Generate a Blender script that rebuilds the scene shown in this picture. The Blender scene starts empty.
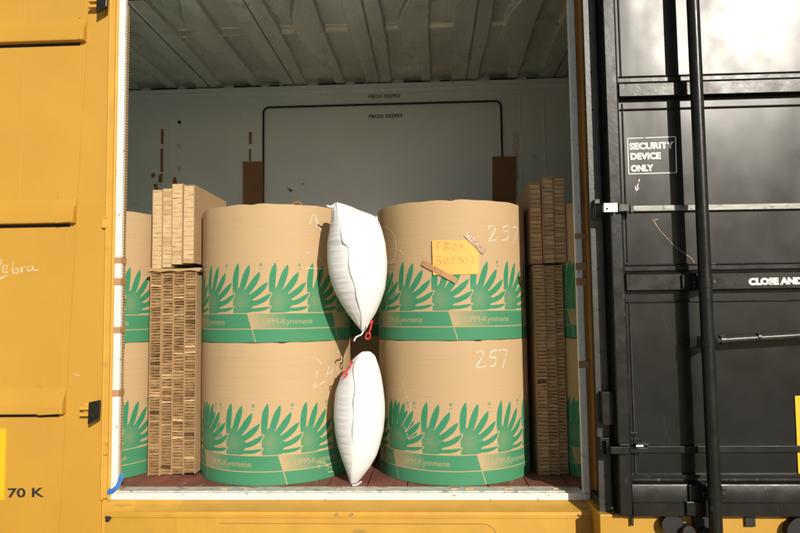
import bpy, math, random
import numpy as np
from mathutils import Vector, Matrix
random.seed(7); np.random.seed(7)
PI = math.pi
S = bpy.context.scene
C = S.collection

# ------------------------------------------------------------------ camera
CAM = Vector((0.1068, -4.9326, 1.3157)); YAW, PIT, ROL, FPX = 0.0473, 0.0696, -0.0129, 653.4
_d = Vector((-math.sin(YAW)*math.cos(PIT), math.cos(YAW)*math.cos(PIT), math.sin(PIT)))
_r = Vector((math.cos(YAW), math.sin(YAW), 0)); _u = _r.cross(_d)
RR = math.cos(ROL)*_r + math.sin(ROL)*_u; UU = -math.sin(ROL)*_r + math.cos(ROL)*_u
cd = bpy.data.cameras.new('camera'); cam = bpy.data.objects.new('camera', cd); C.objects.link(cam)
cam.matrix_world = Matrix.Translation(CAM) @ Matrix((RR, UU, -_d)).transposed().to_4x4()
cd.sensor_width = 36; cd.lens = FPX/800*36; cd.clip_start = .05; cd.clip_end = 3000
S.camera = cam

def ray(px, py):
    return RR*((px-400)/FPX) - UU*((py-266.5)/FPX) + _d
def P(px, py, Y=0.0):
    v = ray(px, py); t = (Y-CAM.y)/v.y
    return CAM + v*t

# ------------------------------------------------------------------ light
SUNV = Vector((-.49, 1, -.465)).normalized()          # direction the light travels
w = bpy.data.worlds.new('World'); S.world = w; w.use_nodes = True
nt = w.node_tree; bg = nt.nodes['Background']
sky = nt.nodes.new('ShaderNodeTexSky'); sky.sky_type = 'NISHITA'; sky.sun_disc = False
sky.sun_elevation = math.asin(-SUNV.z); sky.sun_rotation = math.atan2(-SUNV.x, -SUNV.y)
sky.dust_density = .6; sky.air_density = 1.0
nt.links.new(sky.outputs[0], bg.inputs[0]); bg.inputs[1].default_value = .052
sl = bpy.data.lights.new('sun', 'SUN'); sl.energy = 3.9; sl.angle = math.radians(.55); sl.color = (1, .93, .82)
so = bpy.data.objects.new('sun', sl); C.objects.link(so); so.rotation_euler = SUNV.to_track_quat('-Z', 'Y').to_euler()
so.location = (4, -8, 6)
vs = S.view_settings; S.display_settings.display_device = 'sRGB'
vs.view_transform = 'Standard'; vs.look = 'None'; vs.gamma = 1; vs.use_curve_mapping = False
vs.exposure = .25
S.cycles.max_bounces = 10; S.cycles.diffuse_bounces = 6
S.cycles.sample_clamp_indirect = 6

# ------------------------------------------------------------------ materials
def mat(name, col, rough=.6, metal=0, var=.12, scale=6, bump=0, bscale=40, stretch=(1, 1, 1), col2=None, c2at=.62, c2w=.06,
        c2scale=9, spec=.5, attr=None, attrcol=None, c2stretch=(1, 1, 1), bstretch=None, rvar=0, coat=0, bdet=4):
    m = bpy.data.materials.new(name); m.use_nodes = True; n = m.node_tree.nodes; L = m.node_tree.links
    b = n['Principled BSDF']; b.inputs['Roughness'].default_value = rough; b.inputs['Metallic'].default_value = metal
    b.inputs['Specular IOR Level'].default_value = spec
    if coat: b.inputs['Coat Weight'].default_value = coat; b.inputs['Coat Roughness'].default_value = rough*.7
    tc = n.new('ShaderNodeTexCoord')
    def noise(sc, st, det=5, ):
        mp = n.new('ShaderNodeMapping'); mp.inputs['Scale'].default_value = st; L.new(tc.outputs['Object'], mp.inputs[0])
        t = n.new('ShaderNodeTexNoise'); t.inputs['Scale'].default_value = sc; t.inputs['Detail'].default_value = det
        L.new(mp.outputs[0], t.inputs[0]); return t
    t = noise(scale, stretch)
    mx = n.new('ShaderNodeMix'); mx.data_type = 'RGBA'
    mr = n.new('ShaderNodeMapRange'); mr.inputs[1].default_value = .3; mr.inputs[2].default_value = .7
    L.new(t.outputs[0], mr.inputs[0]); L.new(mr.outputs[0], mx.inputs[0])
    mx.inputs[6].default_value = (*[c*(1-var) for c in col], 1); mx.inputs[7].default_value = (*[min(1, c*(1+var)) for c in col], 1)
    out = mx.outputs[2]
    if col2:
        t2 = noise(c2scale, c2stretch, 8); r2 = n.new('ShaderNodeMapRange'); r2.inputs[1].default_value = c2at; r2.inputs[2].default_value = c2at+c2w
        L.new(t2.outputs[0], r2.inputs[0]); m2 = n.new('ShaderNodeMix'); m2.data_type = 'RGBA'
        L.new(r2.outputs[0], m2.inputs[0]); L.new(out, m2.inputs[6]); m2.inputs[7].default_value = (*col2, 1); out = m2.outputs[2]
    if attr:
        at = n.new('ShaderNodeAttribute'); at.attribute_name = attr
        m3 = n.new('ShaderNodeMix'); m3.data_type = 'RGBA'; L.new(at.outputs['Fac'], m3.inputs[0])
        L.new(out, m3.inputs[6]); m3.inputs[7].default_value = (*attrcol, 1); out = m3.outputs[2]
    L.new(out, b.inputs['Base Color'])
    if rvar:
        t4 = noise(scale*1.7, stretch); r4 = n.new('ShaderNodeMapRange'); r4.inputs[3].default_value = max(.05, rough-rvar); r4.inputs[4].default_value = rough+rvar
        r4.inputs[1].default_value = .3; r4.inputs[2].default_value = .7
        L.new(t4.outputs[0], r4.inputs[0]); L.new(r4.outputs[0], b.inputs['Roughness'])
    if bump:
        t3 = noise(bscale, bstretch or stretch, bdet); bp = n.new('ShaderNodeBump'); bp.inputs['Strength'].default_value = 1; bp.inputs['Distance'].default_value = bump
        L.new(t3.outputs[0], bp.inputs['Height']); L.new(bp.outputs[0], b.inputs['Normal'])
    return m

YEL = (.53, .283, .034)
M = dict(
    yellow=mat('yellow_paint', YEL, .5, var=.05, scale=1.6, bump=.0012, bscale=7, col2=(.50, .26, .035), c2at=.60, c2w=.2, c2scale=2.5, c2stretch=(1, 1, .25), rvar=.08),
    yellow_worn=mat('worn_yellow_paint', (.60, .33, .045), .55, var=.08, scale=5, bump=.0012, bscale=14, col2=(.40, .22, .06), c2at=.63, c2w=.08, c2scale=8, c2stretch=(.25, 1, 1)),
    yellow_shaded=mat('shaded_yellow_paint', (.42, .19, .03), .55, var=.15, scale=8, stretch=(1, 1, .2), col2=(.25, .10, .03), c2at=.60, c2w=.1, c2scale=14, c2stretch=(1, 1, .2)),  # car yellow with the jamb's shade darkened into the colour
    gasket=mat('white_rubber_seal', (.78, .76, .68), .6, var=.06, scale=12, col2=(.42, .37, .27), c2at=.63, c2w=.05, c2scale=26, bump=.001, bscale=80),
    sill=mat('weathered_threshold_plate', (.56, .56, .50), .6, var=.2, scale=14, col2=(.27, .24, .18), c2at=.58, c2w=.06, c2scale=16, c2stretch=(.5, 1, 1), bump=.0015, bscale=40),
    ceil=mat('galvanised_roof_sheet', (.52, .56, .49), .30, metal=.4, var=.16, scale=3, stretch=(1, .3, 1), bump=.001, bscale=18, col2=(.42, .45, .38), c2at=.58, c2w=.12, c2scale=5, rvar=.1),
    wall=mat('painted_interior_wall', (.72, .79, .78), .5, var=.05, scale=1.5, col2=(.50, .48, .40), c2at=.70, c2w=.08, c2scale=3, bump=.0006, bscale=30),
    fdoor=mat('painted_far_door', (.74, .81, .84), .42, var=.05, scale=1.2, bump=.001, bscale=2.5),
    floor=mat('red_brown_deck', (.24, .085, .06), .6, var=.25, scale=7, stretch=(1, .3, 1), col2=(.36, .20, .15), c2at=.60, c2w=.08, c2scale=18, c2stretch=(1, .3, 1), bump=.002, bscale=30),
    dark=mat('dark_gap', (.02, .018, .015), .8),
    black=mat('black_door_paint', (.0065, .0068, .0048), .30, var=.3, scale=3, bump=.013, bscale=1.5, bstretch=(1.7, 1, .55), rvar=.04, spec=.36, bdet=1.5,
              col2=(.03, .028, .022), c2at=.72, c2w=.12, c2scale=5),
    blackf=mat('black_frame_paint', (.012, .012, .009), .32, spec=.30, var=.3, scale=6, bump=.0012, bscale=14, col2=(.07, .065, .055), c2at=.66, c2w=.05, c2scale=22, c2stretch=(1, 1, .3), rvar=.08),
    greyp=mat('grey_edge_strip', (.035, .036, .032), .36, metal=.0, var=.25, scale=9, bump=.001, bscale=25, col2=(.05, .045, .04), c2at=.6, c2w=.08, c2scale=14, c2stretch=(1, 1, .3)),
    steel=mat('bright_steel', (.55, .54, .49), .38, metal=.75, var=.2, scale=20, stretch=(.3, 1, 1), bump=.0005, bscale=60),
    barsteel=mat('scuffed_grey_bar', (.20, .20, .18), .42, metal=.3, var=.3, scale=25, stretch=(.3, 1, 1), bump=.0006, bscale=60, col2=(.09, .085, .075), c2at=.58, c2w=.06, c2scale=18),
    dsteel=mat('dull_steel', (.045, .045, .04), .36, metal=.3, var=.25, scale=20, bump=.001, bscale=50),
    rubber=mat('black_rubber', (.015, .015, .015), .7),
    kraft=mat('kraft_wrap', (.51, .35, .185), .68, var=.035, scale=5, stretch=(.25, .25, 26), bump=.0009, bscale=30, bstretch=(.03, .03, 4), spec=.3),
    print=mat('printed_kraft', (.51, .35, .185), .68, var=.035, scale=5, stretch=(.25, .25, 26), bump=.0009, bscale=30, bstretch=(.03, .03, 4), attr='ink', attrcol=(.025, .235, .115), spec=.3),
    kraftend=mat('roll_end_disc', (.50, .34, .19), .8, var=.1),
    hc=mat('honeycomb_paper', (.52, .35, .18), .85, var=.1, scale=12, bump=.002, bscale=60, stretch=(1, 1, 1), spec=.2),
    hcw=mat('pale_honeycomb_paper', (.62, .45, .25), .85, var=.08, scale=30, bump=.002, bscale=60, spec=.2),
    liner=mat('panel_liner_board', (.44, .29, .15), .8, var=.07, scale=3, spec=.2),
    inner=mat('honeycomb_inside', (.20, .12, .06), .9, spec=.1),
    bag=mat('white_woven_bag', (.80, .80, .79), .5, var=.02, scale=5, bump=.0006, bscale=130, spec=.4),
    bagseam=mat('bag_seam_tape', (.62, .62, .60), .6, var=.05),
    red=mat('red_plastic', (.70, .03, .02), .4, var=.05),
    note=mat('yellow_paper', (.80, .44, .10), .7, var=.04, scale=5, bump=.002, bscale=6),
    tape=mat('brown_tape', (.46, .255, .115), .4, var=.1, scale=20, bump=.0006, bscale=30),
    oldtape=mat('crinkled_tape', (.42, .27, .17), .35, var=.35, scale=60, bump=.003, bscale=50),
    cardp=mat('brown_card_patch', (.27, .14, .065), .8, var=.08, scale=6),
    chalk=mat('chalk_marks', (.85, .83, .76), .9, var=.1, scale=60),
    pencil=mat('grey_pen_marks', (.34, .25, .12), .9, var=.1),
    ink=mat('black_stencil_paint', (.02, .02, .02), .6, var=.2),
    wink=mat('white_stencil_paint', (.72, .72, .68), .6, var=.06, scale=30),
    placard=mat('bright_yellow_placard', (.85, .47, .01), .5, var=.04),
    blue=mat('blue_strap', (.06, .20, .55), .5, var=.25, scale=30),
    ground=mat('gravel_ground', (.08, .075, .06), .9, var=.3, scale=5, bump=.02, bscale=30),
    dock=mat('pale_concrete', (.52, .50, .44), .85, var=.12, scale=3, bump=.004, bscale=30),
    wood=mat('splinter_wood', (.62, .42, .2), .8),
    smear=mat('faded_glue_smear', (.60, .60, .55), .35, var=.1, scale=30, bump=.003, bscale=60),
)

def broken(name, sc, lo, hi):                     # chalk and pen strokes break up where they skip over the surface
    m = M[name]; n = m.node_tree.nodes; L = m.node_tree.links; b = n['Principled BSDF']
    t = n.new('ShaderNodeTexNoise'); t.inputs['Scale'].default_value = sc; tc = n.new('ShaderNodeTexCoord'); L.new(tc.outputs['Object'], t.inputs[0])
    r = n.new('ShaderNodeMapRange'); r.inputs[1].default_value = lo; r.inputs[2].default_value = hi; L.new(t.outputs[0], r.inputs[0]); L.new(r.outputs[0], b.inputs['Alpha'])
broken('chalk', 60, .30, .52); broken('pencil', 70, .30, .60); broken('wink', 30, .22, .36)
# ------------------------------------------------------------------ mesh helpers
SPLIT = {'panel_crease', 'lower_bracket', 'roller', 'keeper', 'roller_bracket', 'guide_plate', 'sill_bolt', 'rib_cap', 'wall_batten', 'latch_arm', 'latch_bolt', 'rivet', 'sill_plug', 'corner_plate',
         'end_wall', 'sheet_seam', 'door_jamb', 'bar_bracket', 'bar_link', 'clamp_bolt', 'rod_clamp', 'panel_bead', 'edge_bead', 'seal_bracket', 'far_wall', 'edge_strip', 'door_core', 'rod_pivot', 'end_disc'}
class MB:
    def __init__(s): s.v = []; s.f = []; s.m = []
    def quad(s, a, b, c, d, mi=0):
        k = len(s.v); s.v += [tuple(a), tuple(b), tuple(c), tuple(d)]; s.f.append((k, k+1, k+2, k+3)); s.m.append(mi)
    def poly(s, pts, mi=0):
        k = len(s.v); s.v += [tuple(p) for p in pts]; s.f.append(tuple(range(k, k+len(pts)))); s.m.append(mi)
    def box(s, x0, x1, y0, y1, z0, z1, mi=0):
        k = len(s.v)
        s.v += [(x, y, z) for z in (z0, z1) for y in (y0, y1) for x in (x0, x1)]
        for q in ((0, 2, 3, 1), (4, 5, 7, 6), (0, 1, 5, 4), (2, 6, 7, 3), (0, 4, 6, 2), (1, 3, 7, 5)):
            s.f.append(tuple(k+i for i in q)); s.m.append(mi)
    def prism(s, front, vec, mi=0):
        n = len(front); k = len(s.v); front = [Vector(p) for p in front]
        s.v += [tuple(p) for p in front]+[tuple(p+Vector(vec)) for p in front]
        s.f.append(tuple(range(k, k+n))); s.f.append(tuple(range(k+2*n-1, k+n-1, -1))); s.m += [mi, mi]
        for i in range(n):
            j = (i+1) % n; s.f.append((k+j, k+i, k+n+i, k+n+j)); s.m.append(mi)
    def tube(s, pts, r, n=14, cap=True, mi=0):
        pts = [Vector(p) for p in pts]; rings = []
        for i, p in enumerate(pts):
            d = (pts[min(i+1, len(pts)-1)]-pts[max(i-1, 0)]).normalized()
            a = d.cross(Vector((0, 0, 1)));
            if a.length < .1: a = d.cross(Vector((0, 1, 0)))
            a.normalize(); b = d.cross(a); rr = r[i] if hasattr(r, '__len__') else r
            k = len(s.v); s.v += [tuple(p+rr*(math.cos(2*PI*j/n)*a+math.sin(2*PI*j/n)*b)) for j in range(n)]; rings.append(k)
        for q in range(len(rings)-1):
            for j in range(n):
                s.f.append((rings[q]+j, rings[q]+(j+1) % n, rings[q+1]+(j+1) % n, rings[q+1]+j)); s.m.append(mi)
        if cap:
            s.f.append(tuple(rings[0]+j for j in range(n))); s.f.append(tuple(rings[-1]+n-1-j for j in range(n))); s.m += [mi, mi]
    def ribbon(s, pts, wdt, nrm=(0, -1, 0), mi=0):
        pts = [Vector(p) for p in pts]; L = []; R = []
        for i, p in enumerate(pts):
            d = (pts[min(i+1, len(pts)-1)]-pts[max(i-1, 0)]).normalized()
            nn = Vector(nrm(p)) if callable(nrm) else Vector(nrm)
            a = d.cross(nn).normalized()*wdt*.5; L.append(p-a); R.append(p+a)
        k = len(s.v); s.v += [tuple(p) for p in L]+[tuple(p) for p in R]; n = len(pts)
        for i in range(n-1): s.f.append((k+i, k+n+i, k+n+i+1, k+i+1)); s.m.append(mi)
    def build(s, name, m, parent=None, smooth=False, bevel=0, loc=None):
        if name in SPLIT:
            up = list(range(len(s.v)))
            def fd(a):
                while up[a] != a: up[a] = up[up[a]]; a = up[a]
                return a
            for f in s.f:
                for q in f[1:]: up[fd(q)] = fd(f[0])
            gr = {}
            for f, mi in zip(s.f, s.m): gr.setdefault(fd(f[0]), []).append((f, mi))
            if len(gr) > 1:
                out = None
                for g in gr.values():
                    n = MB(); ix = {}
                    for f, mi in g:
                        for q in f:
                            if q not in ix: ix[q] = len(n.v); n.v.append(s.v[q])
                        n.f.append(tuple(ix[q] for q in f)); n.m.append(mi)
                    out = n.build1(name, m, parent, smooth, bevel)
                return out
        return s.build1(name, m, parent, smooth, bevel)
    def build1(s, name, m, parent=None, smooth=False, bevel=0, loc=None):
        me = bpy.data.meshes.new(name); me.from_pydata(s.v, [], s.f)
        for x in (m if isinstance(m, (list, tuple)) else [m]): me.materials.append(M[x])
        if isinstance(m, (list, tuple)): me.polygons.foreach_set('material_index', s.m)
        me.update(); o = bpy.data.objects.new(name, me); C.objects.link(o)
        if smooth:
            me.polygons.foreach_set('use_smooth', [True]*len(me.polygons))
            if smooth != 'all': me.set_sharp_from_angle(angle=math.radians(40))
        if parent:
            o.parent = parent
            o.matrix_parent_inverse = WORLD[parent].inverted() if parent in WORLD else Matrix.Identity(4)
        if bevel:
            b = o.modifiers.new('bevel', 'BEVEL'); b.width = bevel; b.segments = 2; b.limit_method = 'ANGLE'; b.harden_normals = False
        return o
WORLD = {}
def tag(o, label=None, cat=None, group=None, kind=None):
    for k, v in (('label', label), ('category', cat), ('group', group), ('kind', kind)):
        if v: o[k] = v
    return o
def thing(name, label, cat, loc=(0, 0, 0), group=None):
    o = bpy.data.objects.new(name, None); C.objects.link(o); o.location = loc; o.empty_display_size = .1
    WORLD[o] = Matrix.Translation(Vector(loc)); return tag(o, label, cat, group)
def single(o, label, cat, group=None): return tag(o, label, cat, group)

def text_tris(body, size, align='LEFT', shear=0, bold=0, sx=1.0, space=1.0):
    cu = bpy.data.curves.new('t', 'FONT'); cu.body = body; cu.size = size; cu.align_x = align; cu.shear = shear; cu.offset = bold
    cu.space_character = space; cu.resolution_u = 3
    ob = bpy.data.objects.new('t', cu); C.objects.link(ob); bpy.context.view_layer.update()
    me = ob.to_mesh(); me.calc_loop_triangles()
    v = [(p.co.x*sx, p.co.y) for p in me.vertices]; f = [tuple(t.vertices) for t in me.loop_triangles]
    ob.to_mesh_clear(); bpy.data.objects.remove(ob); bpy.data.curves.remove(cu)
    return v, f
def text_mb(body, size, origin, right, up, **k):
    v, f = text_tris(body, size, **k); mb = MB(); o = Vector(origin); r = Vector(right).normalized(); u = Vector(up).normalized()
    mb.v = [tuple(o+r*x+u*y) for x, y in v]; mb.f = f; mb.m = [0]*len(f); return mb

# ------------------------------------------------------------------ setting
mb = MB(); mb.quad((-600, -600, -1.25), (600, -600, -1.25), (600, 600, -1.25), (-600, 600, -1.25))
tag(mb.build('ground', 'ground'), kind='structure')
mb = MB(); mb.box(-14, 14, -11, -1.2, -1.22, -.33)
tag(mb.build('loading_platform', 'dock', bevel=.02), kind='structure')

# ------------------------------------------------------------------ boxcar
XL, XR, D, H = -2.27, 1.182, 2.9, 4.108
car = thing('boxcar', 'yellow railway boxcar whose open doorway shows the stacked paper rolls', 'boxcar')
def part(mb, name, m, **k): return mb.build(name, m, car, **k)
ZT = 3.84                                        # opening head
# skin of the car side, left of the door post (ribbed) -- upper outline follows the tapered post seam
sm = [P(87.5, 43), P(60, 533)]
def seamx(z): a, b = sm; return a.x+(b.x-a.x)*(z-a.z)/(b.z-a.z)
z1, z2, z3 = P(40, 44).z, P(40, 224).z, P(40, 413).z
mb = MB()
XF = -6.0
prof = [(-.95, -.012)]
def rib(z):                                      # sheet bulges outwards above each rib and tucks under it
    return [(z-.030, -.012), (z-.028, .014), (z-.004, .014), (z-.003, -.02), (z, -.062), (z+.012, -.064), (z+.07, -.056), (z+.13, -.030), (z+.19, -.014)]
for z in (z3, z2, z1): prof += rib(z)
prof += [(4.15, -.012)]
for (za, ya), (zb, yb) in zip(prof, prof[1:]):
    mb.quad((XF, ya, za), (seamx(za)-.006, ya, za), (seamx(zb)-.006, yb, zb), (XF, yb, zb))
part(mb, 'side_panel', 'yellow', smooth=True)
mb = MB(); mb.prism([(seamx(-.95)-.05, -.011, -.95), (seamx(-.95)+.05, -.011, -.95), (seamx(4.15)+.05, -.011, 4.15), (seamx(4.15)-.05, -.011, 4.15)], (0, .02, 0))
for z in (z1, z2, z3):
    x = seamx(z); mb.prism([(x-.0055, y, zz) for y, zz in ((-.013, z-.003), (-.062, z), (-.064, z+.012), (-.056, z+.07), (-.030, z+.13), (-.013, z+.19))], (.004, 0, 0))
part(mb, 'joint_strip', 'yellow')
for z in (z1, z2, z3):                             # dark strip added to deepen the shade in the slot under each lap
    mb = MB(); mb.box(XF, seamx(z)-.012, -.009, .012, z-.0275, z-.0045); part(mb, 'lap_shade_strip', 'rubber')
mb = MB()
for z, xe, xs in ((z1, 78, 0), (z2, 60, 0), (z3, 47, 0)):            # lighter cap laid over the rib end
    x0 = P(xe, 250).x; x1 = seamx(z)-.03
    mb.prism([(x0, -.0655, z-.006), (x1, -.0655, z+.002), (x1, -.0655, z+.040), (x0, -.0655, z+.042)], (0, -.009, 0))
    mb.prism([(x0-.02, -.018, z+.195), (x0-.012, -.018, z+.195), (x0-.014, -.018, z+.25), (x0-.022, -.018, z+.25)], (0, -.005, 0))
part(mb, 'rib_cap', 'yellow', bevel=.002)
mb = MB()
for za_, zb2, pxs in ((z1+.11, 4.1, (18, 80)), (z2+.11, z1-.03, (18, 79)), (z3+.11, z2-.03, (66,)), (-.9, z3-.03, (52,))):
    for px in pxs:
        x = P(px, 266).x; mb.prism([(x-.006, -.0145, za_), (x+.006, -.0145, za_), (x+.010, -.0145, zb2), (x-.002, -.0145, zb2)], (0, .002, 0))
part(mb, 'panel_crease', 'yellow', bevel=.001)
# post plate between the ribbed panel and the doorway frame
xe = P(106, 300).x
mb = MB()
mb.prism([(seamx(-.95), -.016, -.95), (xe, -.016, -.95), (xe, -.016, 4.15), (seamx(4.15), -.016, 4.15)], (0, .03, 0))
part(mb, 'door_post', 'yellow', bevel=.004)
# doorway frame: rolled flange with rounded nose, left / top / bottom
mb = MB()
gx0 = P(114, 300).x; gxo = XL-.052
mb.prism([(xe+.003, -.030, -.05), (gx0, -.030, -.05), (gx0, -.030, ZT+.1), (xe+.003, -.030, ZT+.1)], (0, .05, 0))
mb.tube([(xe+.01, -.030, -.06), (xe+.01, -.030, ZT+.1)], .011)
mb.tube([(gx0+.004, -.034, -.06), (gx0+.004, -.034, ZT+.1)], .013)
mb.box(gx0+.014, gxo, -.020, .05, -.12, ZT+.1)
mb.box(xe-.01, gxo+.06, .0, .04, -.95, -.05)
part(mb, 'door_frame', 'yellow_worn', smooth=True)
# right jamb, in the shade behind the black door
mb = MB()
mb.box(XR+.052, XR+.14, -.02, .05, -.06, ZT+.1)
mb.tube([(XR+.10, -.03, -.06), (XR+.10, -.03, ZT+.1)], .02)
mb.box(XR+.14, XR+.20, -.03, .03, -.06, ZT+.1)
part(mb, 'door_jamb', 'yellow_shaded', smooth=True)
# white seal round the opening
def gstrip(pts_in, pts_out):
    pass
mb = MB()
for s, x in ((-1, XL), (1, XR)):
    xo = x+s*.052
    a, b = min(x, xo), max(x, xo)
    mb.box(a, b, -.036, .006, -.012, ZT)
mb.box(XL, XR, -.036, -.006, -.062, -.012)
mb.box(XL-.052, XL, -.0355, .02, -.062, -.013); mb.box(XR, XR+.052, -.0355, .02, -.062, -.013)
mb.box(XL-.052, XR+.052, -.036, .055, ZT, ZT+.05)
part(mb, 'door_seal', 'gasket', bevel=.006)
# pale ribbed inner lining edge seen beyond the left seal (dashed look)
mb = MB()
z = .3
while z < 3.7:
    mb.box(XL-.030, XL-.004, .007, .052, z, z+.013); z += .022
mb.box(XL-.030, XL-.012, .0065, .055, -.01, 3.8)
part(mb, 'lining_edge', 'hc')
# threshold plate with worn top
mb = MB(); mb.box(XL, XR, -.005, .115, -.02, -.003)
for i in range(26):
    x = random.uniform(XL+.1, XR-.1); y = random.uniform(.01, .07); s = random.uniform(.01, .05)
part(mb, 'threshold_plate', 'sill')
mb = MB()
for px in (225, 245, 337, 356, 452, 471, 567, 585):
    p = P(px, 493.5, .04); t = [(p.x+.016*math.cos(a*PI/5), .045+.016*math.sin(a*PI/5), -.003) for a in range(10)]
    mb.prism(t, (0, 0, .005))
part(mb, 'sill_bolt', 'wood')
# floor planks (run across the car, slightly splayed joints)
mb = MB(); x = -6.2
pitch = .305
while x < 6.2:
    mb.box(x+.004, x+pitch-.004, .117, D-.03, -.05, -.0 - random.uniform(0, .003)); x += pitch
mb.box(-6.2, 6.2, .117, D-.03, -.08, -.052)
part(mb, 'floor', 'floor', bevel=.002)
# shell: underside, far wall, ends, side beyond the door, roof
mb = MB()
fd0, fd1 = P(263.5, 150, D).x, P(501.5, 130, D).x
fz = P(380, 104.5, D).z
mb.box(-6.4, fd0-.006, D, D+.08, -.1, H+.3); mb.box(fd1+.006, 6.4, D, D+.08, -.1, H+.3); mb.box(fd0-.006, fd1+.006, D, D+.08, fz+.006, H+.3)
part(mb, 'far_wall', 'wall')
mb = MB()
for px in (168, 205, 240, 521, 545):
    x = P(px, 150, D).x; mb.box(x-.012, x+.012, D-.004, D-.0005, 0, fz+.1)
mb.box(-6.2, 6.2, D-.012, D-.0005, P(300, 97, D).z, P(300, 97, D).z+.012)
mb.box(-6.2, 6.2, D-.05, D-.0005, H-.05, H-.005)
part(mb, 'wall_batten', 'wall', bevel=.002)
# far door with black rubber seam, rounded upper corners
mb = MB(); mb.box(fd0, fd1, D+.012, D+.06, 0, fz); fdo = part(mb, 'far_door', 'fdoor')
def fpart(mb, name, m, **k): return mb.build(name, m, fdo, **k)
mb = MB(); r = .07; pts = [(fd0, D-.006, .0), (fd0, D-.006, fz-r)]
for i in range(1, 7):
    a = PI-i*PI/12; pts.append((fd0+r+r*math.cos(a), D-.006, fz-r+r*math.sin(a)))
for i in range(0, 7):
    a = PI/2-i*PI/12; pts.append((fd1-r+r*math.cos(a), D-.006, fz-r+r*math.sin(a)))
pts.append((fd1, D-.006, 0))
mb.tube(pts, .0125, 8); mb2 = mb; fpart(mb2, 'rubber_seam', 'rubber')
mb = MB()   # corner fillers behind the seam
for xa, sg in ((fd0, 1), (fd1, -1)):
    mb.prism([(xa-sg*.008, D-.002, fz+.008), (xa-sg*.008, D-.002, fz-r)]+[(xa+sg*(r-r*math.cos(i*PI/12)), D-.002, fz-r+r*math.sin(i*PI/12)) for i in range(1, 7)], (0, .01, 0))
fpart(mb, 'corner_plate', 'wall')
a = P(369, 119, D); mb = text_mb('FBOX 502903', .068, (a.x, D+.008, a.z), (1, 0, .012), (0, 0, 1), bold=.0025, sx=1.0)
W_ = max(v[0] for v in mb.v)-min(v[0] for v in mb.v)
def fit_text(body, p0, p1, hgt, Y, bold=.002, m='ink', name='stencil_text', parent=car, z_up=True):
    """text whose baseline runs p0 -> p1 (world points), cap height hgt"""
    v, f = text_tris(body, 1.0, bold=0); xs = [q[0] for q in v]; wd = max(xs)-min(xs); cap = .72
    L = (p1-p0).length; r = (p1-p0)/L; sxx = L/wd; syy = hgt/cap; x0 = min(xs)
    v, f = text_tris(body, 1.0, bold=bold/syy)
    mb = MB(); up = Vector((0, -1, 0)).cross(-r).normalized(); up = up if up.z > 0 else -up
    mb.v = [tuple(p0+r*((q[0]-x0)*sxx)+up*(q[1]*syy)) for q in v]; mb.f = f; mb.m = [0]*len(f)
    return mb.build(name, m, parent)
def fit_px(body, a, b, hpx, Y, **k):
    p0, p1 = P(*a, Y), P(*b, Y); h = abs(P(a[0], a[1]-hpx, Y).z-p0.z); return fit_text(body, p0, p1, h, Y, **k)
fit_px('FBOX 502903', (369, 118.3), (402, 117.2), 3.6, D+.009, bold=.0015, parent=fdo)
fit_px('FBOX 502903', (368.5, 98.3), (400, 97.3), 3.4, D-.052, bold=.001)
# ends and roof
mb = MB(); mb.box(-6.5, -6.4, 0, D+.08, -.1, H+.3); mb.box(6.4, 6.5, 0, D+.08, -.1, H+.3); part(mb, 'end_wall', 'wall')
mb = MB(); mb.box(XR+.2, 6.5, 0, .06, -.95, 4.15)
part(mb, 'closed_side', 'yellow')
mb = MB(); mb.box(XL-.2, XR+.2, .006, .05, ZT-.0, 4.15); part(mb, 'door_header', 'yellow')
mb = MB(); mb.box(-6.0, XL-.06, .02, .06, -.1, 4.15); part(mb, 'inner_lining', 'wall')
mb = MB(); mb.box(-6.5, 6.5, -.02, D+.1, 4.38, 4.45); mb.box(-6.5, 6.5, -.02, .0, 4.15, 4.38); part(mb, 'roof', 'dsteel')
# roof sheet seen from inside: pressed ribs with splayed ends, seams and cross beads
sp = [P(x, y, D).x for x, y in ((295, 85), (379, 82), (464.7, 79))]
per = (sp[2]-sp[0])/2; x00 = sp[1]
nx, ny = 1700, 260
xs = np.linspace(-5.0, 4.2, nx); ys = np.concatenate([np.linspace(.0, D-.01, ny)])
X, Yg = np.meshgrid(xs, ys)
ss = lambda e0, e1, t: (lambda q: q*q*(3-2*q))(np.clip((t-e0)/(e1-e0), 0, 1))
u = np.mod(X-x00+per/2, per)-per/2                # seam at u=0
yc = np.abs(Yg-1.42)                              # distance from the car centre line
spl = ss(.15, 1.05, yc)                           # ribs splay towards the walls
Z = np.zeros_like(X)
eL = .175-.02*spl
Z += .062*ss(eL, eL+.014, np.abs(u))              # pans are pressed upward between the seams
rc = .50-.075+0*u
uu = np.mod(X-x00, per)                           # 0..per from seam
cen = per*.5+.055*(1-spl)*0
hw = .055+.085*(1-spl)
Z -= .062*(ss(-hw-.014, -hw, uu-cen-.10*(spl-.5))*(1-ss(hw, hw+.014, uu-cen-.10*(spl-.5))))
Z -= .012*np.exp(-((u-.02)/.006)**2)              # standing seam
pan = ss(.03, .04, Z)
Z -= .05*np.exp(-((Yg-1.42)/.035)**2)*ss(.0, .012, Z-.035)        # cross beads
Z -= .03*ss(2.45, 2.62, Yg)*pan
Z += .0015*np.sin(X*23+np.sin(Yg*5)*2)*np.sin(Yg*7)
Z += H+.01
me = bpy.data.meshes.new('ceiling'); me.vertices.add(nx*ny); me.vertices.foreach_set('co', np.stack([X, Yg, Z], -1).astype(np.float32).ravel())
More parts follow.
